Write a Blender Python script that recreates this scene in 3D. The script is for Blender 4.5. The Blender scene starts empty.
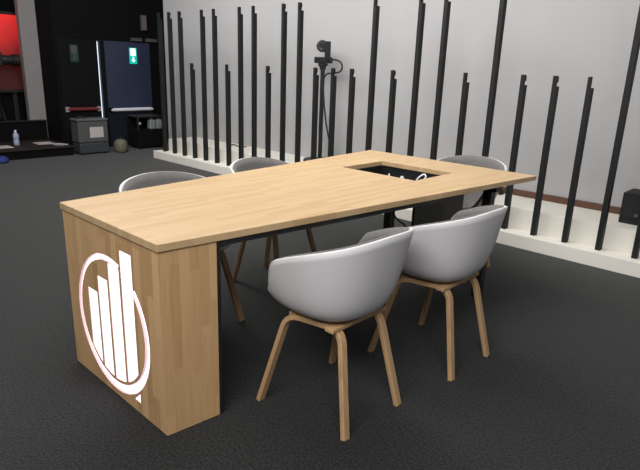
import bpy, bmesh, math, random
from mathutils import Vector, Matrix

random.seed(7)
scn = bpy.context.scene
COL = scn.collection

# ------------------------------------------------------------------ camera
F_PX = 557.0
R_ = Vector((0.72294617, 0.69008532, 0.03363150))
U_ = Vector((-0.22148447, 0.18537293, 0.95738263))
F_ = Vector((-0.65444133, 0.69958497, -0.28685783))
cam_d = bpy.data.cameras.new('camera')
cam = bpy.data.objects.new('camera', cam_d)
COL.objects.link(cam)
cam.matrix_world = Matrix(((R_.x, U_.x, -F_.x, 0.0), (R_.y, U_.y, -F_.y, 0.0),
                           (R_.z, U_.z, -F_.z, 1.31), (0, 0, 0, 1)))
cam_d.sensor_fit = 'HORIZONTAL'
cam_d.sensor_width = 36.0
cam_d.lens = F_PX * 36.0 / 640.0
cam_d.clip_start = 0.05
scn.camera = cam

# ------------------------------------------------------------------ world, lights, exposure
w = bpy.data.worlds.new('world')
scn.world = w
w.use_nodes = True
w.node_tree.nodes['Background'].inputs['Color'].default_value = (0.92, 0.95, 1.0, 1)
w.node_tree.nodes['Background'].inputs['Strength'].default_value = 0.16


def area_light(name, loc, size, power, target=None, color=(1, 0.97, 0.93)):
    d = bpy.data.lights.new(name, 'AREA')
    d.shape = 'RECTANGLE'
    d.size, d.size_y = size
    d.energy = power
    d.color = color
    o = bpy.data.objects.new(name, d)
    COL.objects.link(o)
    o.location = loc
    if target:
        o.rotation_euler = (Vector(target) - Vector(loc)).to_track_quat('-Z', 'Y').to_euler()
    return o


area_light('ceiling_lamp_table', (-2.6, 1.9, 3.3), (2.4, 1.6), 62)
area_light('ceiling_lamp_wall', (-4.4, 2.5, 3.3), (6.5, 0.8), 135, (-4.4, 4.6, 0.9), (1.0, 0.985, 0.97))
area_light('ceiling_lamp_hall', (-5.2, 2.2, 3.3), (1.6, 1.6), 45)
area_light('front_fill', (-0.2, -0.7, 3.4), (3.0, 2.2), 235, (-1.5, 1.2, 0.3), (1.0, 0.98, 0.97))  # unseen fill light, added above and behind the camera

scn.view_settings.view_transform = 'Standard'
scn.view_settings.look = 'None'
scn.view_settings.exposure = 0.0
scn.view_settings.gamma = 1.0
scn.view_settings.use_curve_mapping = False


# ------------------------------------------------------------------ materials
def new_mat(name):
    m = bpy.data.materials.new(name)
    m.use_nodes = True
    nt = m.node_tree
    return m, nt, nt.nodes['Principled BSDF']


def plain(name, col, rough=0.6, metal=0.0, spec=0.5, var=0.08, scale=30.0, bump=0.0, bscale=200.0, sheen=0.0):
    """Plain surface with a faint procedural mottling."""
    m, nt, b = new_mat(name)
    tc = nt.nodes.new('ShaderNodeTexCoord')
    n = nt.nodes.new('ShaderNodeTexNoise')
    n.inputs['Scale'].default_value = scale
    n.inputs['Detail'].default_value = 3
    nt.links.new(tc.outputs['Object'], n.inputs['Vector'])
    mix = nt.nodes.new('ShaderNodeMix')
    mix.data_type = 'RGBA'
    mix.inputs['A'].default_value = (*[c * (1 - var) for c in col], 1)
    mix.inputs['B'].default_value = (*[min(1, c * (1 + var)) for c in col], 1)
    nt.links.new(n.outputs['Fac'], mix.inputs['Factor'])
    nt.links.new(mix.outputs['Result'], b.inputs['Base Color'])
    b.inputs['Roughness'].default_value = rough
    b.inputs['Metallic'].default_value = metal
    b.inputs['Specular IOR Level'].default_value = spec
    if sheen:
        b.inputs['Sheen Weight'].default_value = sheen
        b.inputs['Sheen Roughness'].default_value = 0.5
    if bump:
        n2 = nt.nodes.new('ShaderNodeTexNoise')
        n2.inputs['Scale'].default_value = bscale
        n2.inputs['Detail'].default_value = 2
        nt.links.new(tc.outputs['Object'], n2.inputs['Vector'])
        bp = nt.nodes.new('ShaderNodeBump')
        bp.inputs['Strength'].default_value = bump
        bp.inputs['Distance'].default_value = 0.004
        nt.links.new(n2.outputs['Fac'], bp.inputs['Height'])
        nt.links.new(bp.outputs['Normal'], b.inputs['Normal'])
    return m


def emit(name, col, strength):
    m, nt, b = new_mat(name)
    b.inputs['Base Color'].default_value = (*col, 1)
    b.inputs['Emission Color'].default_value = (*col, 1)
    b.inputs['Emission Strength'].default_value = strength
    return m


def wood(name, across, along, c1, c2, stave=0.042, piece=0.55, rough=0.42):
    """Glued solid-oak staves. across / along: weight vectors over object x, y, z."""
    m, nt, b = new_mat(name)
    N, L = nt.nodes, nt.links
    tc = N.new('ShaderNodeTexCoord')

    def dot(vec):
        d = N.new('ShaderNodeVectorMath')
        d.operation = 'DOT_PRODUCT'
        d.inputs[1].default_value = vec
        L.new(tc.outputs['Object'], d.inputs[0])
        return d.outputs['Value']

    def math_(op, a, bb=None):
        n = N.new('ShaderNodeMath')
        n.operation = op
        for i, v in enumerate((a, bb)):
            if v is None:
                continue
            if isinstance(v, (int, float)):
                n.inputs[i].default_value = v
            else:
                L.new(v, n.inputs[i])
        return n.outputs[0]
    W, A = dot(across), dot(along)
    idx = math_('FLOOR', math_('DIVIDE', W, stave))
    wn = N.new('ShaderNodeTexWhiteNoise')
    wn.noise_dimensions = '1D'
    L.new(idx, wn.inputs['W'])
    pc = math_('FLOOR', math_('ADD', math_('DIVIDE', A, piece), math_('MULTIPLY', wn.outputs['Value'], 7.3)))
    cb = N.new('ShaderNodeCombineXYZ')
    L.new(idx, cb.inputs[0])
    L.new(pc, cb.inputs[1])
    wn2 = N.new('ShaderNodeTexWhiteNoise')
    wn2.noise_dimensions = '2D'
    L.new(cb.outputs[0], wn2.inputs['Vector'])
    cg = N.new('ShaderNodeCombineXYZ')
    L.new(math_('MULTIPLY', W, 110.0), cg.inputs[0])
    L.new(math_('MULTIPLY', A, 5.0), cg.inputs[1])
    L.new(math_('MULTIPLY', wn2.outputs['Value'], 20.0), cg.inputs[2])
    ng = N.new('ShaderNodeTexNoise')
    ng.inputs['Scale'].default_value = 1.0
    ng.inputs['Detail'].default_value = 4
    L.new(cg.outputs[0], ng.inputs['Vector'])
    fac = math_('ADD', math_('MULTIPLY', wn2.outputs['Value'], 0.55), math_('MULTIPLY', ng.outputs['Fac'], 0.55))
    ramp = N.new('ShaderNodeValToRGB')
    ramp.color_ramp.elements[0].position = 0.15
    ramp.color_ramp.elements[0].color = (*c1, 1)
    ramp.color_ramp.elements[1].position = 0.9
    ramp.color_ramp.elements[1].color = (*c2, 1)
    L.new(fac, ramp.inputs['Fac'])
    L.new(ramp.outputs['Color'], b.inputs['Base Color'])
    b.inputs['Roughness'].default_value = rough
    return m


OAK_A, OAK_B = (0.47, 0.29, 0.135), (0.66, 0.45, 0.235)
M_TOP = wood('oak_top', (1, 0, 0), (0, 1, 0.3), (0.50, 0.335, 0.17), (0.61, 0.435, 0.25), stave=0.03, piece=0.36)
M_BLOCK = wood('oak_block', (1, 1, 0), (0, 0, 1), (0.42, 0.245, 0.11), (0.68, 0.435, 0.22), piece=0.4)
M_LEG = wood('oak_leg', (1, 0.6, 0), (0, 0.3, 1), (0.42, 0.255, 0.125), (0.56, 0.36, 0.19), stave=0.008, piece=3.0, rough=0.5)
M_SHELL = plain('shell_plastic', (0.68, 0.665, 0.68), 0.52, var=0.02)
M_PAD = plain('grey_upholstery', (0.155, 0.15, 0.145), 0.95, var=0.25, scale=60, bump=0.5, bscale=500, sheen=0.2)
M_BLACK = plain('black_steel', (0.012, 0.013, 0.014), 0.5, var=0.2)
M_POST = plain('post_black', (0.011, 0.013, 0.013), 0.6, spec=0.3, var=0.15)
M_WHITE = plain('plinth_white', (0.80, 0.77, 0.70), 0.6, var=0.04, scale=4)
M_WALL = plain('grey_wall', (0.425, 0.42, 0.425), 0.9, var=0.04, scale=3, bump=0.15, bscale=350)
M_BROWN = plain('brown_skirting', (0.11, 0.05, 0.028), 0.6, var=0.2)
M_LIT = emit('backlit_acrylic', (1.0, 0.93, 0.97), 1.15)
M_LITR = emit('backlit_acrylic_rose', (1.0, 0.90, 0.93), 1.0)
M_ROSE = plain('rose_lining', (0.85, 0.62, 0.64), 0.6, var=0.03)
M_DARK = plain('dark_hall', (0.0035, 0.0038, 0.004), 0.9, spec=0.15, var=0.3, scale=4)
M_DOORK = plain('door_black', (0.003, 0.003, 0.004), 0.8, spec=0.2, var=0.3)
M_DOORB = plain('door_blue', (0.03, 0.038, 0.075), 0.6, spec=0.3, var=0.25, scale=2.5)
M_GREYP = plain('pilaster_grey', (0.27, 0.255, 0.255), 0.8, var=0.12, scale=5)
M_CASE = plain('case_grey', (0.075, 0.08, 0.078), 0.6, var=0.2)
M_PAPER = plain('paper_white', (0.50, 0.47, 0.46), 0.8, var=0.05)
M_STEEL = plain('brushed_steel', (0.55, 0.56, 0.58), 0.4, metal=0.6, var=0.1)
M_RED = plain('red_bar', (0.15, 0.02, 0.022), 0.5)
M_WHITEBAR = plain('white_bar', (0.8, 0.8, 0.85), 0.5, var=0.03)
M_GREEN = emit('exit_green', (0.0, 0.45, 0.36), 0.75)
M_GREEND = plain('exit_green_unlit', (0.006, 0.04, 0.03), 0.6)
M_EXITW = emit('exit_white', (0.9, 1.0, 0.97), 0.9)
M_DAY = emit('daylight', (0.85, 0.95, 1.0), 1.6)
M_KEG = plain('olive_bottle', (0.13, 0.125, 0.085), 0.6, var=0.2)
M_PLAS = plain('translucent_plastic', (0.22, 0.25, 0.25), 0.5, var=0.2)
M_BOTTLE = plain('bluish_bottle', (0.35, 0.42, 0.55), 0.3, var=0.1)
M_DARKRED = plain('dark_wood_platform', (0.014, 0.009, 0.008), 0.7, var=0.3)
M_BLUE = plain('blue_fabric', (0.02, 0.03, 0.18), 0.8)
M_GREYSOFT = plain('dim_fixture', (0.075, 0.07, 0.068), 0.7)


def carpet():
    m, nt, b = new_mat('charcoal_carpet')
    N, L = nt.nodes, nt.links
    tc = N.new('ShaderNodeTexCoord')
    n1 = N.new('ShaderNodeTexNoise')
    n1.inputs['Scale'].default_value = 105
    n1.inputs['Detail'].default_value = 6
    n2 = N.new('ShaderNodeTexNoise')
    n2.inputs['Scale'].default_value = 1.6
    n2.inputs['Detail'].default_value = 4
    for n in (n1, n2):
        L.new(tc.outputs['Object'], n.inputs['Vector'])
    r1 = N.new('ShaderNodeValToRGB')
    r1.color_ramp.elements[0].position = 0.3
    r1.color_ramp.elements[0].color = (0.006, 0.0065, 0.0065, 1)
    r1.color_ramp.elements[1].position = 0.72
    r1.color_ramp.elements[1].color = (0.042, 0.044, 0.044, 1)
    L.new(n1.outputs['Fac'], r1.inputs['Fac'])
    mx = N.new('ShaderNodeMix')
    mx.data_type = 'RGBA'
    mx.blend_type = 'MULTIPLY'
    mx.inputs['Factor'].default_value = 0.5
    L.new(r1.outputs['Color'], mx.inputs['A'])
    L.new(n2.outputs['Color'], mx.inputs['B'])
    r2 = N.new('ShaderNodeValToRGB')
    r2.color_ramp.elements[0].position = 0.3
    r2.color_ramp.elements[0].color = (0.7, 0.7, 0.7, 1)
    r2.color_ramp.elements[1].position = 0.7
    L.new(n2.outputs['Fac'], r2.inputs['Fac'])
    L.new(r2.outputs['Color'], mx.inputs['B'])
    L.new(mx.outputs['Result'], b.inputs['Base Color'])
    b.inputs['Roughness'].default_value = 0.95
    b.inputs['Specular IOR Level'].default_value = 0.2
    b.inputs['Sheen Weight'].default_value = 0.25
    b.inputs['Sheen Roughness'].default_value = 0.4
    bp = N.new('ShaderNodeBump')
    bp.inputs['Strength'].default_value = 0.7
    bp.inputs['Distance'].default_value = 0.004
    L.new(n1.outputs['Fac'], bp.inputs['Height'])
    L.new(bp.outputs['Normal'], b.inputs['Normal'])
    return m


M_CARPET = carpet()


def red_display():
    """Red image shown on a lit display: bright at the upper left, fading to black at the bottom."""
    m, nt, b = new_mat('red_display')
    N, L = nt.nodes, nt.links
    tc = N.new('ShaderNodeTexCoord')
    sp = N.new('ShaderNodeSeparateXYZ')
    L.new(tc.outputs['Generated'], sp.inputs[0])
    n = N.new('ShaderNodeTexNoise')
    n.inputs['Scale'].default_value = 4
    L.new(tc.outputs['Generated'], n.inputs['Vector'])
    a = N.new('ShaderNodeMath')
    a.operation = 'MULTIPLY_ADD'
    a.inputs[1].default_value = 0.25
    L.new(n.outputs['Fac'], a.inputs[0])
    L.new(sp.outputs['Z'], a.inputs[2])
    s = N.new('ShaderNodeMath')
    s.operation = 'MULTIPLY_ADD'
    s.inputs[1].default_value = -0.6
    L.new(sp.outputs['Y'], s.inputs[0])
    L.new(a.outputs[0], s.inputs[2])
    r = N.new('ShaderNodeValToRGB')
    e = r.color_ramp.elements
    e[0].position, e[0].color = -0.0, (0.03, 0.004, 0.004, 1)
    e[1].position, e[1].color = 0.75, (1.0, 0.03, 0.025, 1)
    x = r.color_ramp.elements.new(0.25)
    x.color = (0.40, 0.012, 0.014, 1)
    L.new(s.outputs[0], r.inputs['Fac'])
    b.inputs['Base Color'].default_value = (0.02, 0.005, 0.005, 1)
    L.new(r.outputs['Color'], b.inputs['Emission Color'])
    b.inputs['Emission Strength'].default_value = 1.0
    return m


M_SCREEN = red_display()


# ------------------------------------------------------------------ mesh helpers
def add_box(bm, c0, c1, mat=None):
    x0, y0, z0 = c0
    x1, y1, z1 = c1
    P = [(x0, y0, z0), (x1, y0, z0), (x1, y1, z0), (x0, y1, z0), (x0, y0, z1), (x1, y0, z1), (x1, y1, z1), (x0, y1, z1)]
    v = [bm.verts.new(mat @ Vector(p) if mat else p) for p in P]
    for f in ((0, 3, 2, 1), (4, 5, 6, 7), (0, 1, 5, 4), (1, 2, 6, 5), (2, 3, 7, 6), (3, 0, 4, 7)):
        bm.faces.new([v[i] for i in f])


def add_prism(bm, poly, d0, d1, place):
    """poly in 2D; place(u, v, d) -> 3D."""
    a = [bm.verts.new(place(u, v, d0)) for u, v in poly]
    b = [bm.verts.new(place(u, v, d1)) for u, v in poly]
    n = len(poly)
    bm.faces.new(a)
    bm.faces.new(b[::-1])
    for i in range(n):
        bm.faces.new((a[i], b[i], b[(i + 1) % n], a[(i + 1) % n]))


def add_lathe(bm, prof, seg=24, loc=(0, 0, 0), mat=None):
    """prof: list of (r, z)."""
    loc = Vector(loc)
    rings = []
    for r, z in prof:
        ring = []
        for i in range(seg):
            a = 2 * math.pi * i / seg
            p = Vector((max(r, 1e-4) * math.cos(a), max(r, 1e-4) * math.sin(a), z))
            ring.append(bm.verts.new((mat @ p if mat else p) + loc))
        rings.append(ring)
    for k in range(len(rings) - 1):
        for i in range(seg):
            j = (i + 1) % seg
            bm.faces.new((rings[k][i], rings[k][j], rings[k + 1][j], rings[k + 1][i]))
    bm.faces.new(rings[0][::-1])
    bm.faces.new(rings[-1])


def add_sweep(bm, pts, section, up=Vector((1, 0, 0))):
    """Sweep a closed 2D section along pts; section u follows 'up' projected, v the remaining axis."""
    rings = []
    n = len(pts)
    pts = [Vector(p) for p in pts]
    for i, p in enumerate(pts):
        t = (pts[min(i + 1, n - 1)] - pts[max(i - 1, 0)]).normalized()
        a = (up - t * up.dot(t)).normalized()
        b = t.cross(a)
        rings.append([bm.verts.new(p + a * u + b * v) for u, v in section])
    m = len(section)
    for k in range(n - 1):
        for i in range(m):
            j = (i + 1) % m
            bm.faces.new((rings[k][i], rings[k][j], rings[k + 1][j], rings[k + 1][i]))
    bm.faces.new(rings[0][::-1])
    bm.faces.new(rings[-1])


def circ(r, n=8):
    return [(r * math.cos(2 * math.pi * i / n), r * math.sin(2 * math.pi * i / n)) for i in range(n)]


def rect(a, b, c=0.003):
    return [(-a + c, -b), (a - c, -b), (a, -b + c), (a, b - c), (a - c, b), (-a + c, b), (-a, b - c), (-a, -b + c)]


def fillet(pts, rad, n=6):
    pts = [Vector(p) for p in pts]
    out = [pts[0]]
    for i in range(1, len(pts) - 1):
        p = pts[i]
        a = (pts[i - 1] - p)
        b = (pts[i + 1] - p)
        ra = min(rad, a.length * 0.48, b.length * 0.48)
        p0, p1 = p + a.normalized() * ra, p + b.normalized() * ra
        for k in range(n + 1):
            t = k / n
            out.append(p0.lerp(p, t).lerp(p.lerp(p1, t), t))
    out.append(pts[-1])
    return out


def spline(pts, n=8):
    pts = [Vector(p) for p in pts]
    P = [pts[0]] + pts + [pts[-1]]
    out = []
    for i in range(1, len(P) - 2):
        for k in range(n):
            t = k / n
            a, b, c, d = P[i - 1], P[i], P[i + 1], P[i + 2]
            out.append(0.5 * ((2 * b) + (c - a) * t + (2 * a - 5 * b + 4 * c - d) * t * t + (3 * b - a - 3 * c + d) * t ** 3))
    out.append(pts[-1])
    return out


def obj(name, bm, mat, parent=None, smooth=False, bevel=0.0, loc=None):
    bmesh.ops.recalc_face_normals(bm, faces=bm.faces)
    if bevel:
        ed = [e for e in bm.edges if len(e.link_faces) == 2 and e.calc_face_angle(0) > 0.6]
        bmesh.ops.bevel(bm, geom=ed, offset=bevel, segments=2, profile=0.5, affect='EDGES', clamp_overlap=True)
    me = bpy.data.meshes.new(name)
    bm.to_mesh(me)
    bm.free()
    me.materials.append(mat)
    if smooth:
        for p in me.polygons:
            p.use_smooth = True
    o = bpy.data.objects.new(name, me)
    COL.objects.link(o)
    if parent:
        o.parent = parent
    if loc:
        o.location = loc
    return o


def tag(o, label, cat, group=None):
    o['label'] = label
    o['category'] = cat
    if group:
        o['group'] = group
    return o


def thing(name, label, cat, loc=(0, 0, 0), rz=0.0, group=None):
    o = bpy.data.objects.new(name, None)
    o.empty_display_size = 0.1
    COL.objects.link(o)
    o.location = loc
    o.rotation_euler = (0, 0, rz)
    return tag(o, label, cat, group)


def struct(o):
    o['kind'] = 'structure'
    return o


def box_obj(name, c0, c1, mat, parent=None, bevel=0.0):
    bm = bmesh.new()
    add_box(bm, c0, c1)
    return obj(name, bm, mat, parent, bevel=bevel)


def dup(root, loc, rz, label):
    r = root.copy()
    COL.objects.link(r)
    r.location = loc
    r.rotation_euler = (0, 0, rz)
    r['label'] = label
    for ch in list(root.children):
        c = ch.copy()
        COL.objects.link(c)
        c.parent = r
        for g in list(ch.children):
            d = g.copy()
            COL.objects.link(d)
            d.parent = c
    return r


# ------------------------------------------------------------------ the setting
WALL_Y, STEP_Z, LEDGE_Z = 4.79, 0.275, 0.105
struct(box_obj('floor', (-11.0, -3.5, -0.1), (3.5, 6.5, 0.0), M_CARPET))
struct(box_obj('ceiling', (-11.0, -3.5, 3.6), (3.5, 6.5, 3.7), M_DARK))
struct(box_obj('wall_back', (-7.82, WALL_Y, 0.0), (1.6, WALL_Y + 0.12, 2.195), M_WALL))
struct(box_obj('wall_far', (-8.5, 6.2, 0.0), (3.5, 6.3, 3.6), M_DARK))
# left wall in two depths: the doors' wall, and the deeper bay with the display
wl = bmesh.new()
add_box(wl, (-8.62, 3.42, 1.60), (-8.50, 6.2, 3.6))
add_box(wl, (-8.62, 3.42, 0.0), (-8.50, 3.47, 1.60))
add_box(wl, (-8.62, 4.93, 0.0), (-8.50, 6.2, 1.60))
struct(obj('wall_left', wl, M_DARK))
struct(box_obj('wall_bay', (-9.6, -3.5, 0.0), (-9.5, 3.42, 3.6), M_DARK))
struct(box_obj('wall_return', (-9.5, 3.42, 0.0), (-8.62, 3.47, 3.6), M_DARK))

pl = struct(box_obj('plinth_ledge', (-7.19, 4.143, 0.0), (1.6, 4.315, LEDGE_Z), M_WHITE, bevel=0.003))
st = struct(box_obj('plinth_step', (-7.06, 4.317, 0.0), (1.6, WALL_Y - 0.001, STEP_Z), M_WHITE, bevel=0.003))
sk = struct(box_obj('baseboard_back', (-3.0, WALL_Y - 0.016, STEP_Z), (1.6, WALL_Y - 0.001, STEP_Z + 0.055), M_BROWN))
pl['label'] = 'low white ledge along the grey wall, carrying the black posts'
st['label'] = 'higher white step behind the posts, against the grey wall'


def door(name, y0, y1, mat, label):
    d = struct(box_obj(name, (-8.56, y0, 0.005), (-8.501, y1, 1.599), mat, bevel=0.003))
    d['label'] = label
    return d


dl = door('door_1', 3.475, 4.055, M_DOORK, 'black fire door with a red push bar')
dr = door('door_2', 4.09, 4.925, M_DOORB, 'blue fire door with a white push bar')
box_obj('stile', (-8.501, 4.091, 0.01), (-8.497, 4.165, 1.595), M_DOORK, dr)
box_obj('lower_shade', (-8.501, 4.166, 0.01), (-8.498, 4.92, 0.53), plain('door_blue_shaded', (0.010, 0.012, 0.022), 0.7, spec=0.2, var=0.2), dr)  # dimmer lower half of the door put into the colour, below the blue reflections
for d, y0, y1, z, mat in ((dl, 3.52, 4.00, 0.60, M_RED), (dr, 4.19, 4.91, 0.575, M_WHITEBAR)):
    bm = bmesh.new()
    add_sweep(bm, [(-8.475, y0, z), (-8.475, y1, z)], circ(0.027, 10), Vector((1, 0, 0)))
    pb = obj('push_bar', bm, mat, d)
    for y in (y0, y1):
        box_obj('push_bar_bracket', (-8.501, y - 0.025, z - 0.035), (-8.455, y + 0.025, z + 0.035), M_STEEL if mat is M_RED else M_DARK, pb, 0.004)
# exit signs on the doors: green plate, white pictogram field, arrow
for d, y, m1, m2 in ((dl, 3.70, M_GREEND, M_GREYSOFT), (dr, 4.63, M_GREEN, M_EXITW)):
    s = box_obj('exit_sign', (-8.501, y - 0.062, 1.275), (-8.494, y + 0.062, 1.515), m1, d)
    box_obj('pictogram', (-8.494, y - 0.042, 1.395), (-8.492, y + 0.042, 1.505), m2, s)
    bm = bmesh.new()
    arrow = [(-0.012, 0.045), (0.012, 0.045), (0.012, 0.0), (0.035, 0.0), (0.0, -0.04), (-0.035, 0.0), (-0.012, 0.0)]
    add_prism(bm, arrow, -8.494, -8.492, lambda u, v, dd, y=y: (dd, y + u, 1.335 + v))
    obj('arrow', bm, m2, s)
# glowing strip standing in for daylight in the slit between the two doors
sl = struct(box_obj('daylight_slit_1', (-8.60, 4.04, 0.0), (-8.575, 4.105, 1.58), M_DAY))
sl['label'] = 'narrow slit of daylight between the two doors'
tag(box_obj('door_closer', (-8.51, 4.60, 1.615), (-8.45, 4.78, 1.665), M_GREYSOFT, bevel=0.005), 'grey door closer above the blue door, left of the two', 'door closer', 'fixtures above the doors')
tag(box_obj('door_closer', (-8.51, 4.86, 1.615), (-8.45, 5.04, 1.665), M_GREYSOFT, bevel=0.005), 'grey door closer at the right end above the blue door', 'door closer', 'fixtures above the doors')
t = thing('emergency_light', 'small upright brownish fixture high above the blue door', 'light fixture', (-8.5, 4.83, 1.78))
box_obj('housing', (0.0, -0.045, 0.0), (0.05, 0.045, 0.23), M_GREYSOFT, t, 0.006)
box_obj('cover', (0.05, -0.035, 0.015), (0.056, 0.035, 0.215), plain('fixture_cover', (0.16, 0.13, 0.125), 0.5), t, 0.002)

pil = tag(box_obj('pilaster', (-9.12, 3.172, 0.13), (-9.01, 3.412, 3.0), M_GREYP, bevel=0.004), 'pale grey upright pillar panel beside the red display', 'pillar')


# ------------------------------------------------------------------ left bay: platform, parapet, display, camera
t = thing('stage_platform', 'low black platform with a dark reddish top beside the grey case', 'platform', (0, 0, 0))
box_obj('platform_body', (-9.45, 1.2, 0.0), (-8.02, 3.36, 0.115), M_DARK, t)
box_obj('platform_top', (-9.45, 1.2, 0.115), (-8.0, 3.37, 0.13), M_DARKRED, t)
t = thing('parapet', 'low black parapet wall at the back of the platform', 'parapet', (0, 0, 0))
box_obj('panel', (-8.98, 1.2, 0.13), (-8.92, 3.37, 0.405), M_DARK, t)
box_obj('cap_rail', (-9.0, 1.2, 0.405), (-8.9, 3.37, 0.42), M_BLACK, t, 0.003)

t = thing('red_display', 'large red lit display on the far left, in a black frame', 'display', (-9.44, 2.70, 0.84))
box_obj('screen', (0.0, -0.62, 0.0), (0.02, 0.62, 1.07), M_SCREEN, t)
fb = bmesh.new()
add_box(fb, (-0.02, -0.66, -0.04), (0.03, 0.66, 0.0))
add_box(fb, (-0.02, -0.66, 1.07), (0.03, 0.66, 1.11))
add_box(fb, (-0.02, -0.66, 0.0), (0.03, -0.62, 1.07))
add_box(fb, (-0.02, 0.62, 0.0), (0.03, 0.66, 1.07))
obj('frame', fb, M_BLACK, t)
for y in (-0.45, 0.45):
    box_obj('stand_leg', (-0.045, y - 0.03, -0.71), (-0.021, y + 0.03, 0.5), M_BLACK, t)

t = thing('studio_camera', 'dark video camera on a stand in front of the red display', 'camera', (-9.23, 2.86, 0.13))
bm = bmesh.new()
add_box(bm, (-0.08, -0.30, 1.05), (0.08, 0.08, 1.25))
obj('camera_body', bm, M_BLACK, t, bevel=0.015)
bm = bmesh.new()
add_lathe(bm, [(0.065, 0.0), (0.07, 0.05), (0.07, 0.14), (0.085, 0.15), (0.085, 0.24), (0.075, 0.24), (0.065, 0.225)], 18,
          (0, 0.08, 1.14), Matrix.Rotation(-math.pi / 2, 4, 'X'))
obj('lens', bm, M_BLACK, t)
box_obj('viewfinder', (-0.05, -0.14, 1.25), (0.05, 0.02, 1.36), plain('olive_cover', (0.09, 0.08, 0.05), 0.7), t, 0.01)
bm = bmesh.new()
add_lathe(bm, [(0.09, 0.3), (0.09, 1.0), (0.11, 1.01), (0.11, 1.05)], 14, (0, -0.08, 0))
obj('column', bm, M_BLACK, t)
for k in range(3):
    a = math.radians(90 + 120 * k)
    bm = bmesh.new()
    add_sweep(bm, [(0.03 * math.cos(a), -0.08 + 0.03 * math.sin(a), 0.75), (0.17 * math.cos(a), -0.08 + 0.17 * math.sin(a), 0.012)], circ(0.022), Vector((0, 0, 1)))
    obj('leg', bm, M_BLACK, t)

# papers, bottle, cloth on the platform
tag(box_obj('paper_sheet', (-8.62, 3.02, 0.131), (-8.36, 3.26, 0.135), M_PAPER), 'white paper sheet lying on the platform, nearer the grey case', 'paper', 'papers on the platform')
tag(box_obj('paper_sheet', (-8.50, 2.42, 0.131), (-8.24, 2.66, 0.135), M_PAPER), 'paper sheet on the platform at the far left, beside the bottle', 'paper', 'papers on the platform')
t = thing('water_bottle', 'clear bluish water bottle standing on the dark platform', 'bottle', (-8.45, 2.76, 0.131))
bm = bmesh.new()
add_lathe(bm, [(0.034, 0), (0.038, 0.01), (0.038, 0.07), (0.034, 0.08), (0.038, 0.09), (0.038, 0.15), (0.016, 0.185), (0.014, 0.195)], 16)
obj('bottle_body', bm, M_BOTTLE, t, smooth=True)
bm = bmesh.new()
add_lathe(bm, [(0.016, 0.192), (0.016, 0.212)], 12)
obj('cap', bm, M_WHITEBAR, t)
bm = bmesh.new()
add_lathe(bm, [(0.09, 0.0), (0.11, 0.02), (0.09, 0.06), (0.04, 0.085), (0.005, 0.09)], 14, (-7.9, 2.36, 0.0))
for v in bm.verts:
    v.co += Vector((random.uniform(-1, 1), random.uniform(-1, 1), 0)) * 0.012
tag(obj('crumpled_bag', bm, M_BLUE, smooth=True), 'small blue crumpled bag on the carpet at the far left edge', 'bag')

# grey case
t = thing('equipment_case', 'grey equipment case with a white paper taped on, before the doors', 'case', (-8.04, 3.64, 0))
bm = bmesh.new()
add_box(bm, (-0.13, -0.225, 0.17), (0.11, 0.215, 0.47))
obj('case_body', bm, M_CASE, t, bevel=0.015)
box_obj('case_base', (-0.13, -0.22, 0.02), (0.115, 0.21, 0.165), plain('case_base_grey', (0.04, 0.044, 0.05), 0.6, var=0.2), t, 0.012)
box_obj('lid', (-0.135, -0.235, 0.472), (0.118, 0.225, 0.505), plain('case_lid_grey', (0.10, 0.10, 0.10), 0.6), t, 0.012)
bm = bmesh.new()
add_sweep(bm, fillet([(0.0, -0.19, 0.50), (0.0, -0.19, 0.535), (0.0, -0.08, 0.535), (0.0, -0.08, 0.50)], 0.02), rect(0.012, 0.006, 0.001))
obj('handle', bm, M_BLACK, t)
box_obj('paper_label', (0.110, -0.06, 0.24), (0.113, 0.14, 0.39), M_PAPER, t)
for y in (-0.18, 0.17):
    for x in (-0.09, 0.08):
        bm = bmesh.new()
        add_lathe(bm, [(0.02, 0.0), (0.022, 0.01), (0.02, 0.025)], 10, (x, y, 0))
        obj('foot', bm, M_BLACK, t)
bm = bmesh.new()
add_sweep(bm, spline([(-8.10, 3.33, 0.138), (-8.14, 3.22, 0.16), (-8.2, 3.16, 0.142), (-8.12, 3.24, 0.14), (-8.06, 3.30, 0.15), (-8.16, 3.34, 0.138)]), circ(0.008), Vector((0, 0, 1)))
tag(obj('coiled_cable', bm, plain('pale_cable', (0.4, 0.4, 0.4), 0.6)), 'pale coil of cable on the platform against the grey case', 'cable')

# gas bottle
t = thing('gas_bottle', 'squat olive gas bottle standing on the carpet by the doors', 'gas bottle', (-7.92, 4.03, 0))
bm = bmesh.new()
add_lathe(bm, [(0.075, 0.0), (0.09, 0.015), (0.098, 0.05), (0.098, 0.13), (0.088, 0.165), (0.055, 0.19), (0.028, 0.198)], 24)
obj('tank', bm, M_KEG, t, smooth=True)
bm = bmesh.new()
add_lathe(bm, [(0.03, 0.196), (0.03, 0.215), (0.018, 0.22), (0.018, 0.245)], 12)
obj('valve', bm, M_BLACK, t)

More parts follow.
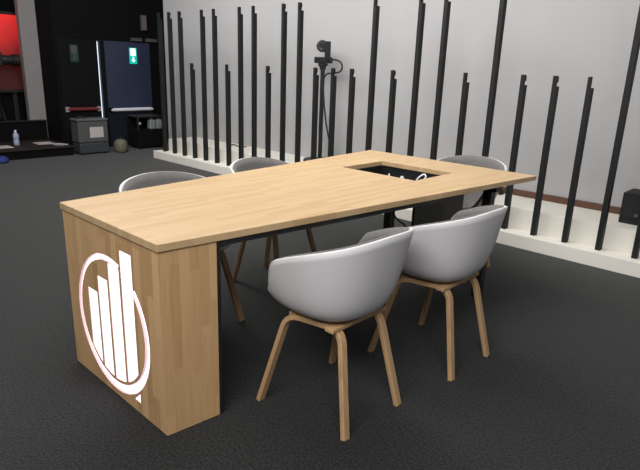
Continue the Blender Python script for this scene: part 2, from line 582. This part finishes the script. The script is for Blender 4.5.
# black trolley with plastic canisters
t = thing('equipment_trolley', 'black trolley rack right of the gas bottle, holding pale canisters', 'trolley', (-8.10, 4.60, 0))
box_obj('back_panel', (-0.22, -0.23, 0.03), (-0.20, 0.23, 0.50), M_DARK, t)
box_obj('cabinet', (-0.2, -0.23, 0.03), (0.10, 0.23, 0.30), M_DARK, t, 0.006)
box_obj('top_shelf', (-0.22, -0.24, 0.485), (0.11, 0.24, 0.505), M_BLACK, t, 0.004)
for y in (-0.225, 0.225):
    box_obj('upright', (0.08, y - 0.012, 0.30), (0.104, y + 0.012, 0.485), M_BLACK, t)
for y in (-0.19, 0.19):
    for x in (-0.17, 0.07):
        bm = bmesh.new()
        add_lathe(bm, [(0.025, -0.012), (0.025, 0.012)], 12, (x, y, 0.025), Matrix.Rotation(math.pi / 2, 4, 'X'))
        obj('caster', bm, M_BLACK, t)
bm = bmesh.new()
add_lathe(bm, [(0.02, 0.0), (0.02, 0.02), (0.01, 0.025)], 12, (0.1, -0.2, 0.40), Matrix.Rotation(math.pi / 2, 4, 'Y'))
obj('knob', bm, M_STEEL, t)
for k, (y, lab) in enumerate(((4.63, 'pale plastic canister on the black trolley, left of the pair'), (4.745, 'pale plastic canister on the black trolley, right of the pair'))):
    c = thing('canister', lab, 'canister', (-8.05, y, 0.301), 0, 'canisters on the trolley')
    bm = bmesh.new()
    add_box(bm, (-0.05, -0.052, 0.0), (0.05, 0.052, 0.145))
    obj('canister_body', bm, M_PLAS, c, bevel=0.018)
    bm = bmesh.new()
    add_lathe(bm, [(0.022, 0.14), (0.022, 0.165)], 12)
    obj('cap', bm, M_PLAS, c)


# ------------------------------------------------------------------ posts
N_POST, SP, X0, PY = 26, 0.2441, -7.033, 4.245
ZS, ZT = 1.3146, 1.939
SHORT = {3, 6, 9, 12, 13, 14, 16, 19, 21, 22, 23}
BITE = {1, 2, 3, 9, 10, 11, 12, 13, 14, 16, 21, 22}
ORD = ['first', 'second', 'third', 'fourth', 'fifth', 'sixth', 'seventh', 'eighth', 'ninth', 'tenth', 'eleventh', 'twelfth', 'thirteenth',
       'fourteenth', 'fifteenth']
HX, HY = 0.0175, 0.026
cache = {}


def post_meshes(h, bite):
    key = (h, bite)
    if key in cache:
        return cache[key]
    bm = bmesh.new()
    add_box(bm, (-HX, -HY, 0), (HX, HY, h - 0.075))
    bmesh.ops.recalc_face_normals(bm, faces=bm.faces)
    me = bpy.data.meshes.new('post')
    bm.to_mesh(me)
    bm.free()
    me.materials.append(M_POST)
    bm = bmesh.new()
    if bite:   # hooked end: a small bite below the head
        poly = [(-HX, 0), (0.004, 0), (0.004, 0.022), (HX * 0.75, 0.034), (HX * 0.75, 0.058), (HX * 0.35, 0.075), (-HX, 0.075)]
    else:
        poly = [(-HX, 0), (0.002, 0), (0.002, 0.075), (-HX, 0.075)]
    z = h - 0.075
    add_prism(bm, poly, -HY, HY * 0.35, lambda u, v, d: (u, d, z + v))
    bmesh.ops.recalc_face_normals(bm, faces=bm.faces)
    mh = bpy.data.meshes.new('hook')
    bm.to_mesh(mh)
    bm.free()
    mh.materials.append(M_POST)
    cache[key] = (me, mh)
    return cache[key]


ns = nt_ = 0
for n in range(N_POST):
    short = n in SHORT
    me, mh = post_meshes((ZS if short else ZT) - LEDGE_Z, n in BITE)
    o = bpy.data.objects.new('slat_post', me)
    COL.objects.link(o)
    o.location = (X0 + n * SP, PY, LEDGE_Z)
    if short:
        lab = 'short black post, %s short one from the left end of the white ledge' % ORD[ns]
        ns += 1
    else:
        lab = 'tall black post, %s tall one from the left end of the white ledge' % ORD[nt_]
        nt_ += 1
    tag(o, lab, 'post', 'black posts along the white ledge')
    hk = bpy.data.objects.new('hook', mh)
    COL.objects.link(hk)
    hk.parent = o

# ------------------------------------------------------------------ camera stand behind the posts
t = thing('camera_stand', 'black pole stand with a round base behind the posts', 'stand', (-4.335, 4.585, STEP_Z))
bm = bmesh.new()
add_lathe(bm, [(0.18, 0.0), (0.19, 0.01), (0.185, 0.045), (0.03, 0.06)], 32)
obj('base', bm, M_BLACK, t)
bm = bmesh.new()
add_lathe(bm, [(0.024, 0.035), (0.024, 1.06)], 14)
obj('pole', bm, M_BLACK, t)
bm = bmesh.new()
add_lathe(bm, [(0.035, 1.02), (0.035, 1.05), (0.055, 1.06), (0.055, 1.085)], 14)
obj('head_plate', bm, M_BLACK, t)
c = thing('conference_camera', 'black pan-tilt video camera on top of the pole stand', 'camera', (-4.335, 4.585, STEP_Z + 1.086))
box_obj('base', (-0.08, -0.06, 0.0), (0.09, 0.06, 0.065), M_BLACK, c, 0.01)
box_obj('arm', (0.045, -0.03, 0.065), (0.085, 0.03, 0.225), M_BLACK, c, 0.008)
bm = bmesh.new()
mrot = Matrix.Rotation(math.radians(38), 4, 'Z') @ Matrix.Rotation(math.pi / 2, 4, 'X')
add_lathe(bm, [(0.03, -0.05), (0.058, -0.045), (0.062, -0.02), (0.062, 0.05), (0.05, 0.058)], 24, (-0.012, 0.0, 0.175), mrot)
h = obj('head', bm, M_BLACK, c)
bm = bmesh.new()
add_lathe(bm, [(0.035, 0.057), (0.035, 0.066), (0.025, 0.064)], 20, (-0.012, 0.0, 0.175), mrot)
obj('lens', bm, plain('lens_glass', (0.03, 0.03, 0.035), 0.1), h)
bm = bmesh.new()
add_sweep(bm, [(-0.01, 0, 0.175), (0.06, 0, 0.175)], circ(0.03, 12), Vector((0, 0, 1)))
obj('pivot', bm, M_BLACK, c)
bm = bmesh.new()
add_sweep(bm, spline([(-4.236, 4.585, 1.385), (-4.168, 4.585, 1.40), (-4.078, 4.575, 1.38), (-4.038, 4.565, 1.33), (-4.068, 4.565, 1.28), (-4.158, 4.555, 1.262),
                      (-4.238, 4.550, 1.25), (-4.278, 4.540, 1.18), (-4.263, 4.540, 1.0), (-4.218, 4.540, 0.75), (-4.148, 4.545, 0.5), (-4.078, 4.545, 0.30), (-4.018, 4.545, 0.288)]), circ(0.009), Vector((0, 1, 0)))
tag(obj('camera_cable', bm, M_BLACK, smooth=True), 'black cable looping from the video camera down the pole stand', 'cable')

# speaker at the right end, small wedge and cable on the step
t = thing('speaker_box', 'black speaker box on the white step at the right edge', 'speaker', (-0.945, 4.61, STEP_Z))
box_obj('cabinet', (-0.20, -0.11, 0.0), (0.20, 0.13, 0.23), M_POST, t, 0.006)
box_obj('grille', (-0.185, -0.118, 0.045), (0.185, -0.11, 0.215), plain('grille_black', (0.01, 0.011, 0.011), 0.8, bump=0.4), t, 0.003)
bm = bmesh.new()
add_lathe(bm, [(0.012, 0.0), (0.012, 0.012), (0.006, 0.015)], 14, (-0.085, -0.118, 0.075), Matrix.Rotation(math.pi / 2, 4, 'X'))
obj('knob', bm, plain('knob_grey', (0.12, 0.12, 0.12), 0.5), t)
bm = bmesh.new()
add_prism(bm, [(-0.05, 0.0), (-0.028, 0.0), (-0.018, 0.028), (0.018, 0.028), (0.028, 0.0), (0.05, 0.0), (0.012, 0.085), (-0.012, 0.085)], -0.03, 0.03,
          lambda u, v, d: (-2.22 + u, 4.70 + d, STEP_Z + v))
tag(obj('cable_clip', bm, M_BLACK), 'small black A-shaped clip on the white step beyond the table corner', 'clip')
bm = bmesh.new()
add_sweep(bm, spline([(-6.02, 4.60, STEP_Z + 0.006), (-5.95, 4.63, STEP_Z + 0.02), (-5.88, 4.64, STEP_Z + 0.006), (-5.78, 4.70, STEP_Z + 0.006)]), circ(0.008), Vector((0, 0, 1)))
tag(obj('short_cable', bm, M_BLACK), 'short dark cable end lying on the white step by the wall', 'cable')

# ------------------------------------------------------------------ conference table
TZ, TH = 0.74, 0.028
XC, Y1, Y2, W1, W2 = -1.948, 0.897, 3.276, 0.762, 1.265


def half(y):
    return (W1 + (W2 - W1) * (y - Y1) / (Y2 - Y1)) / 2


table = thing('conference_table', 'oak conference table widening away, with a backlit logo on its end block', 'table')
HX1, HX2, HY1, HY2 = -2.205, -1.68, 2.537, 2.932
bm = bmesh.new()
outer = [(XC - half(Y1), Y1), (XC + half(Y1), Y1), (XC + half(Y2), Y2), (XC - half(Y2), Y2)]
inner = [(HX1, HY1), (HX2, HY1), (HX2, HY2), (HX1, HY2)]
ot, ob, it, ib = ([bm.verts.new((x, y, z)) for x, y in P] for P, z in ((outer, TZ), (outer, TZ - TH), (inner, TZ), (inner, TZ - TH)))
for i in range(4):
    j = (i + 1) % 4
    bm.faces.new((ot[i], ot[j], it[j], it[i]))
    bm.faces.new((ob[j], ob[i], ib[i], ib[j]))
    bm.faces.new((ob[i], ob[j], ot[j], ot[i]))
    bm.faces.new((it[i], it[j], ib[j], ib[i]))
obj('tabletop', bm, M_TOP, table, bevel=0.002)

BZ = TZ - TH - 0.003
BY1, BY2 = Y1 + 0.007, Y1 + 0.224
bm = bmesh.new()
poly = [(XC - half(BY1) + 0.006, BY1), (XC + half(BY1) - 0.006, BY1), (XC + half(BY2) - 0.006, BY2), (XC - half(BY2) + 0.006, BY2)]
add_prism(bm, poly, 0.004, BZ, lambda u, v, d: (u, v, d))
block = obj('end_block', bm, M_BLOCK, table)

# logo: recesses cut into the block, backlit faces at their bottom
LCX, LCZ, LR = -1.953, 0.315, 0.288
ICX, ICZ, IR = -1.955, 0.322, 0.254
BR = 0.244


def ring_poly():
    a0, a1 = math.radians(46), math.radians(71 - 360)
    n = 72
    out = [(LCX + LR * math.cos(a0 + (a1 - a0) * i / n), LCZ + LR * math.sin(a0 + (a1 - a0) * i / n)) for i in range(n + 1)]
    inn = [(ICX + IR * math.cos(a1 + (a0 - a1) * i / n), ICZ + IR * math.sin(a1 + (a0 - a1) * i / n)) for i in range(n + 1)]
    return out + inn


def bar_poly(x0, x1, zt):
    n = 6
    bot = []
    for i in range(n + 1):
        x = x0 + (x1 - x0) * i / n
        bot.append((x, ICZ - math.sqrt(max(0.0, BR ** 2 - (x - ICX) ** 2))))
    return bot + [(x1, zt), (x0, zt)]


shapes = [('logo_ring', ring_poly())]
for x0, x1, zt in ((-2.140, -2.058, 0.421), (-2.046, -1.964, 0.497), (-1.950, -1.863, 0.575), (-1.849, -1.763, 0.651)):
    shapes.append(('logo_bar', bar_poly(x0, x1, zt)))
shapes.append(('logo_triangle', [(-1.804, 0.050), (-1.757, 0.050), (-1.757, 0.094)]))
for nm, poly in shapes:
    DEPTH = 0.016 if nm == 'logo_ring' else 0.008
    bm = bmesh.new()
    add_prism(bm, poly, BY1 - 0.02, BY1 + DEPTH, lambda u, v, d: (u, d, v))
    bmesh.ops.recalc_face_normals(bm, faces=bm.faces)
    cm = bpy.data.meshes.new('cutter')
    bm.to_mesh(cm)
    bm.free()
    co = bpy.data.objects.new('cutter', cm)
    COL.objects.link(co)
    md = block.modifiers.new('cut', 'BOOLEAN')
    md.operation = 'DIFFERENCE'
    md.solver = 'EXACT'
    md.object = co
    dg = bpy.context.evaluated_depsgraph_get()
    dg.update()
    nm_mesh = bpy.data.meshes.new_from_object(block.evaluated_get(dg))
    block.modifiers.clear()
    block.data = nm_mesh
    bpy.data.objects.remove(co)
    bm = bmesh.new()
    cx = sum(p[0] for p in poly) / len(poly)
    add_prism(bm, poly, BY1 + DEPTH - 0.004, BY1 + DEPTH - 0.0005, lambda u, v, d: (u, d, v))
    lo = obj(nm, bm, M_LITR if nm == 'logo_ring' else M_LIT, table)
    # thin pale lining on the walls of the recess
    bm = bmesh.new()
    n_ = len(poly)
    area2 = sum(poly[i][0] * poly[(i + 1) % n_][1] - poly[(i + 1) % n_][0] * poly[i][1] for i in range(n_))
    sg = 1 if area2 > 0 else -1
    ins = []
    for i in range(n_):
        p_, q_, r_ = Vector(poly[i - 1]), Vector(poly[i]), Vector(poly[(i + 1) % n_])
        e1, e2 = (q_ - p_).normalized(), (r_ - q_).normalized()
        nn = Vector((-(e1.y + e2.y), e1.x + e2.x))
        nn = nn.normalized() * sg if nn.length > 1e-6 else Vector((0, 0))
        ins.append(q_ + nn * 0.0012)
    va = [bm.verts.new((q_.x, BY1 + 0.0006, q_.y)) for q_ in ins]
    vb = [bm.verts.new((q_.x, BY1 + DEPTH - 0.0042, q_.y)) for q_ in ins]
    for i in range(n_):
        j = (i + 1) % n_
        bm.faces.new((va[i], va[j], vb[j], vb[i]))
    obj('recess_lining', bm, M_ROSE, lo)
    lo['label'] = 'glowing white backlit logo piece set into the oak'

# black steel behind the block and below the top
bm = bmesh.new()
add_prism(bm, [(XC - half(BY2) + 0.008, BY2), (XC + half(BY2) - 0.008, BY2), (XC + half(BY2) - 0.006, BY2 + 0.016), (XC - half(BY2) + 0.006, BY2 + 0.016)],
          0.004, BZ, lambda u, v, d: (u, v, d))
obj('back_panel', bm, M_BLACK, table)
for s in (-1, 1):
    bm = bmesh.new()
    ya, yb = BY2 + 0.016, 2.50
    poly = [(XC + s * (half(ya) - 0.030), ya), (XC + s * (half(ya) - 0.006), ya), (XC + s * (half(yb) - 0.012), yb), (XC + s * (half(yb) - 0.036), yb)]
    add_prism(bm, poly, TZ - TH - 0.022, TZ - TH - 0.0005, lambda u, v, d: (u, v, d))
    obj('side_rail', bm, M_BLACK, table)
bm = bmesh.new()
add_box(bm, (-2.20, 2.965, TZ - TH - 0.05), (-1.41, 3.02, TZ - TH - 0.0005))
obj('cross_rail', bm, M_BLACK, table)
for x, y in ((-1.462, 2.99), (-2.16, 2.99)):
    box_obj('leg', (x - 0.027, y - 0.027, 0.0), (x + 0.027, y + 0.027, TZ - TH - 0.0005), M_BLACK, table, 0.003)
# shallow tray below the cut-out and one black panel beside it
cx0, cx1, cy0, cy1, cz0, cz1 = HX1 - 0.012, HX2 + 0.012, HY1 - 0.012, HY2 + 0.012, 0.630, TZ - TH - 0.0005
g = 0.006
for c0, c1 in (((cx0, cy0, cz0), (cx1, cy0 + g, cz1)), ((cx0, cy1 - g, cz0), (cx1, cy1, cz1)),
               ((cx0, cy0 + g, cz0), (cx0 + g, cy1 - g, cz1)), ((cx1 - g, cy0 + g, cz0), (cx1, cy1 - g, cz1))):
    box_obj('tray_side', c0, c1, M_BLACK, table)
box_obj('tray_floor', (cx0 + g, cy0 + g, cz0), (cx1 - g, cy1 - g, cz0 + 0.006), plain('tray_grey', (0.03, 0.032, 0.034), 0.6), table)
box_obj('modesty_panel', (cx1 + 0.002, cy0 - 0.01, 0.36), (cx1 + 0.018, cy1 + 0.10, cz1), M_BLACK, table, 0.002)

# plugs and cables in the tray
for (x, y, h_, lab) in ((-2.04, 2.79, 0.06, 'white plug standing in the table cut-out, nearer the far edge'),
                        (-1.90, 2.73, 0.072, 'larger white plug in the middle of the table cut-out'),
                        (-2.05, 2.73, 0.055, 'thin white plug at the left side of the table cut-out')):
    p = thing('power_plug', lab, 'plug', (x, y, 0.6365), 0.3, 'plugs in the table cut-out')
    r = 0.016 if 'larger' in lab else 0.008
    bm = bmesh.new()
    add_lathe(bm, [(r * 0.8, 0.0), (r, 0.01), (r, h_ * 0.7), (r * 0.5, h_)], 12)
    obj('plug_body', bm, M_WHITEBAR, p)
    bm = bmesh.new()
    add_lathe(bm, [(r * 1.3, 0.0), (r * 1.3, 0.006)], 12)
    obj('collar', bm, M_WHITEBAR, p)
bm = bmesh.new()
add_sweep(bm, spline([(-1.87, 2.83, 0.645), (-1.85, 2.82, 0.69), (-1.82, 2.84, 0.72), (-1.80, 2.83, 0.705), (-1.82, 2.80, 0.67), (-1.87, 2.78, 0.645)]), circ(0.0045), Vector((1, 0, 0)))
tag(obj('white_cable', bm, M_WHITEBAR, smooth=True), 'white cable curling up in the table cut-out', 'cable')
bm = bmesh.new()
add_sweep(bm, spline([(-1.80, 2.515, 0.705), (-1.81, 2.515, 0.60), (-1.78, 2.51, 0.53), (-1.73, 2.505, 0.50), (-1.70, 2.50, 0.49), (-1.68, 2.50, 0.44)]), circ(0.005), Vector((0, 1, 0)))
tag(obj('hanging_cable', bm, M_BLACK, smooth=True), 'thin black cable hanging below the table by the black box', 'cable')


# ------------------------------------------------------------------ tub chairs
def smooth01(t):
    t = max(0.0, min(1.0, t))
    return t * t * (3 - 2 * t)


SEAT_B = 0.412


def rim_full(d):
    """d: degrees away from the back. Height of the uncut rim."""
    return 0.760 - 0.122 * (min(d, 128) / 110) ** 2.0


def cut(d):
    """Height at which the shell is cut: along the rim, then down the arm fronts to the seat lip."""
    if d <= 106:
        return rim_full(d)
    if d <= 132:
        t = (d - 106) / 26
        return rim_full(d) + (0.475 - rim_full(d)) * (0.5 * t ** 1.3 + 0.5 * smooth01(t))
    return 0.475 - 0.015 * (d - 132) / 48


def plan(th):
    c, s = math.cos(th), math.sin(th)     # c: towards back (+y), s: lateral (+x)
    a, b = 0.278, (0.246 if c > 0 else 0.36)
    n = 2.4
    return (abs(s / a) ** n + abs(c / b) ** n) ** (-1 / n)


PROF = [(0.0, 0.0), (0.30, 0.004), (0.52, 0.025), (0.66, 0.085), (0.76, 0.20), (0.835, 0.37), (0.895, 0.57), (0.95, 0.79), (1.0, 1.0)]


def prof(p):
    f = p * (len(PROF) - 1)
    i = min(int(f), len(PROF) - 2)
    t = f - i
    g = [PROF[max(i - 1, 0)], PROF[i], PROF[i + 1], PROF[min(i + 2, len(PROF) - 1)]]
    return tuple(0.5 * (2 * g[1][k] + (g[2][k] - g[0][k]) * t + (2 * g[0][k] - 5 * g[1][k] + 4 * g[2][k] - g[3][k]) * t * t
                        + (3 * g[1][k] - g[0][k] - 3 * g[2][k] + g[3][k]) * t ** 3) for k in (0, 1))


def shell_grid(p0, p1, nv, nu):
    rows = [[] for _ in range(nv + 1)]
    for i in range(nu):
        th = 2 * math.pi * i / nu
        d = abs((math.degrees(th) + 180) % 360 - 180)
        hf = rim_full(d)
        target = (cut(d) - SEAT_B) / (hf - SEAT_B)
        lo, hi = 0.1, 1.0
        for _ in range(24):
            mid = (lo + hi) / 2
            lo, hi = (mid, hi) if prof(mid)[1] < target else (lo, mid)
        for k in range(nv + 1):
            fr, fz = prof(hi * (p0 + (p1 - p0) * k / nv))
            r = plan(th) * fr
            rows[k].append(Vector((r * math.sin(th), r * math.cos(th), SEAT_B + (hf - SEAT_B) * fz)))
    return rows


def make_chair(label):
    t = thing('tub_chair', label, 'chair', group='white tub chairs around the oak table')
    nu = 144
    bm = bmesh.new()
    rows = shell_grid(0.06, 1.0, 16, nu)
    V = [[bm.verts.new(p) for p in r] for r in rows]
    c = bm.verts.new((0, 0, SEAT_B))
    for i in range(nu):
        j = (i + 1) % nu
        bm.faces.new((c, V[0][i], V[0][j]))
        for k in range(len(V) - 1):
            bm.faces.new((V[k][i], V[k + 1][i], V[k + 1][j], V[k][j]))
    for f in bm.faces:
        f.normal_update()
    o = obj('shell', bm, M_SHELL, t, smooth=True)
    # normals: make them point outwards/downwards so that the wall grows inwards
    me = o.data
    if me.polygons[0].normal.z > 0:
        me.flip_normals()
    md = o.modifiers.new('wall', 'SOLIDIFY')
    md.thickness = 0.011
    md.offset = -1
    # upholstered lining, a little inside the shell and ending below its rim
    bm = bmesh.new()
    rows = shell_grid(0.06, 0.975, 14, nu)
    V = []
    for r in rows:
        V.append([bm.verts.new(Vector((p.x * 0.94, p.y * 0.94, p.z + 0.012))) for p in r])
    c = bm.verts.new((0, 0, SEAT_B + 0.012))
    for i in range(nu):
        j = (i + 1) % nu
        bm.faces.new((c, V[0][i], V[0][j]))
        for k in range(len(V) - 1):
            bm.faces.new((V[k][i], V[k + 1][i], V[k + 1][j], V[k][j]))
    o = obj('upholstery', bm, M_PAD, t, smooth=True)
    if o.data.polygons[0].normal.z < 0:
        o.data.flip_normals()
    md = o.modifiers.new('pad', 'SOLIDIFY')
    md.thickness = 0.006
    md.offset = 1
    # two bent-wood side frames, each a front leg, a rail and a rear leg
    for s in (-1, 1):
        bm = bmesh.new()
        path = fillet([(s * 0.219, -0.207, 0.0), (s * 0.160, -0.112, 0.397), (s * 0.112, 0.122, 0.397), (s * 0.163, 0.207, 0.0)], 0.06, 7)
        add_sweep(bm, path, rect(0.0165, 0.0105, 0.003))
        obj('leg_frame', bm, M_LEG, t)
    for y in (-0.09, 0.10):
        box_obj('cross_bar', (-0.160, y - 0.02, 0.392), (0.160, y + 0.02, 0.409), M_LEG, t, 0.003)
    return t


ch = make_chair('white tub chair nearest the camera, in front of the long table side')
ch.location = (-1.320, 1.527, 0)
ch.rotation_euler = (0, 0, -math.pi / 2)
dup(ch, (-1.265, 2.182, 0), -math.pi / 2, 'white tub chair further along the near side, by the table cut-out')
dup(ch, (-2.365, 1.495, 0), math.pi / 2, 'white tub chair behind the table, nearest the logo end block')
dup(ch, (-2.467, 2.235, 0), math.pi / 2 + 0.18, 'white tub chair behind the middle of the table, facing the camera side')
dup(ch, (-1.85, 3.35, 0), -0.03, 'white tub chair at the wide far end of the table')
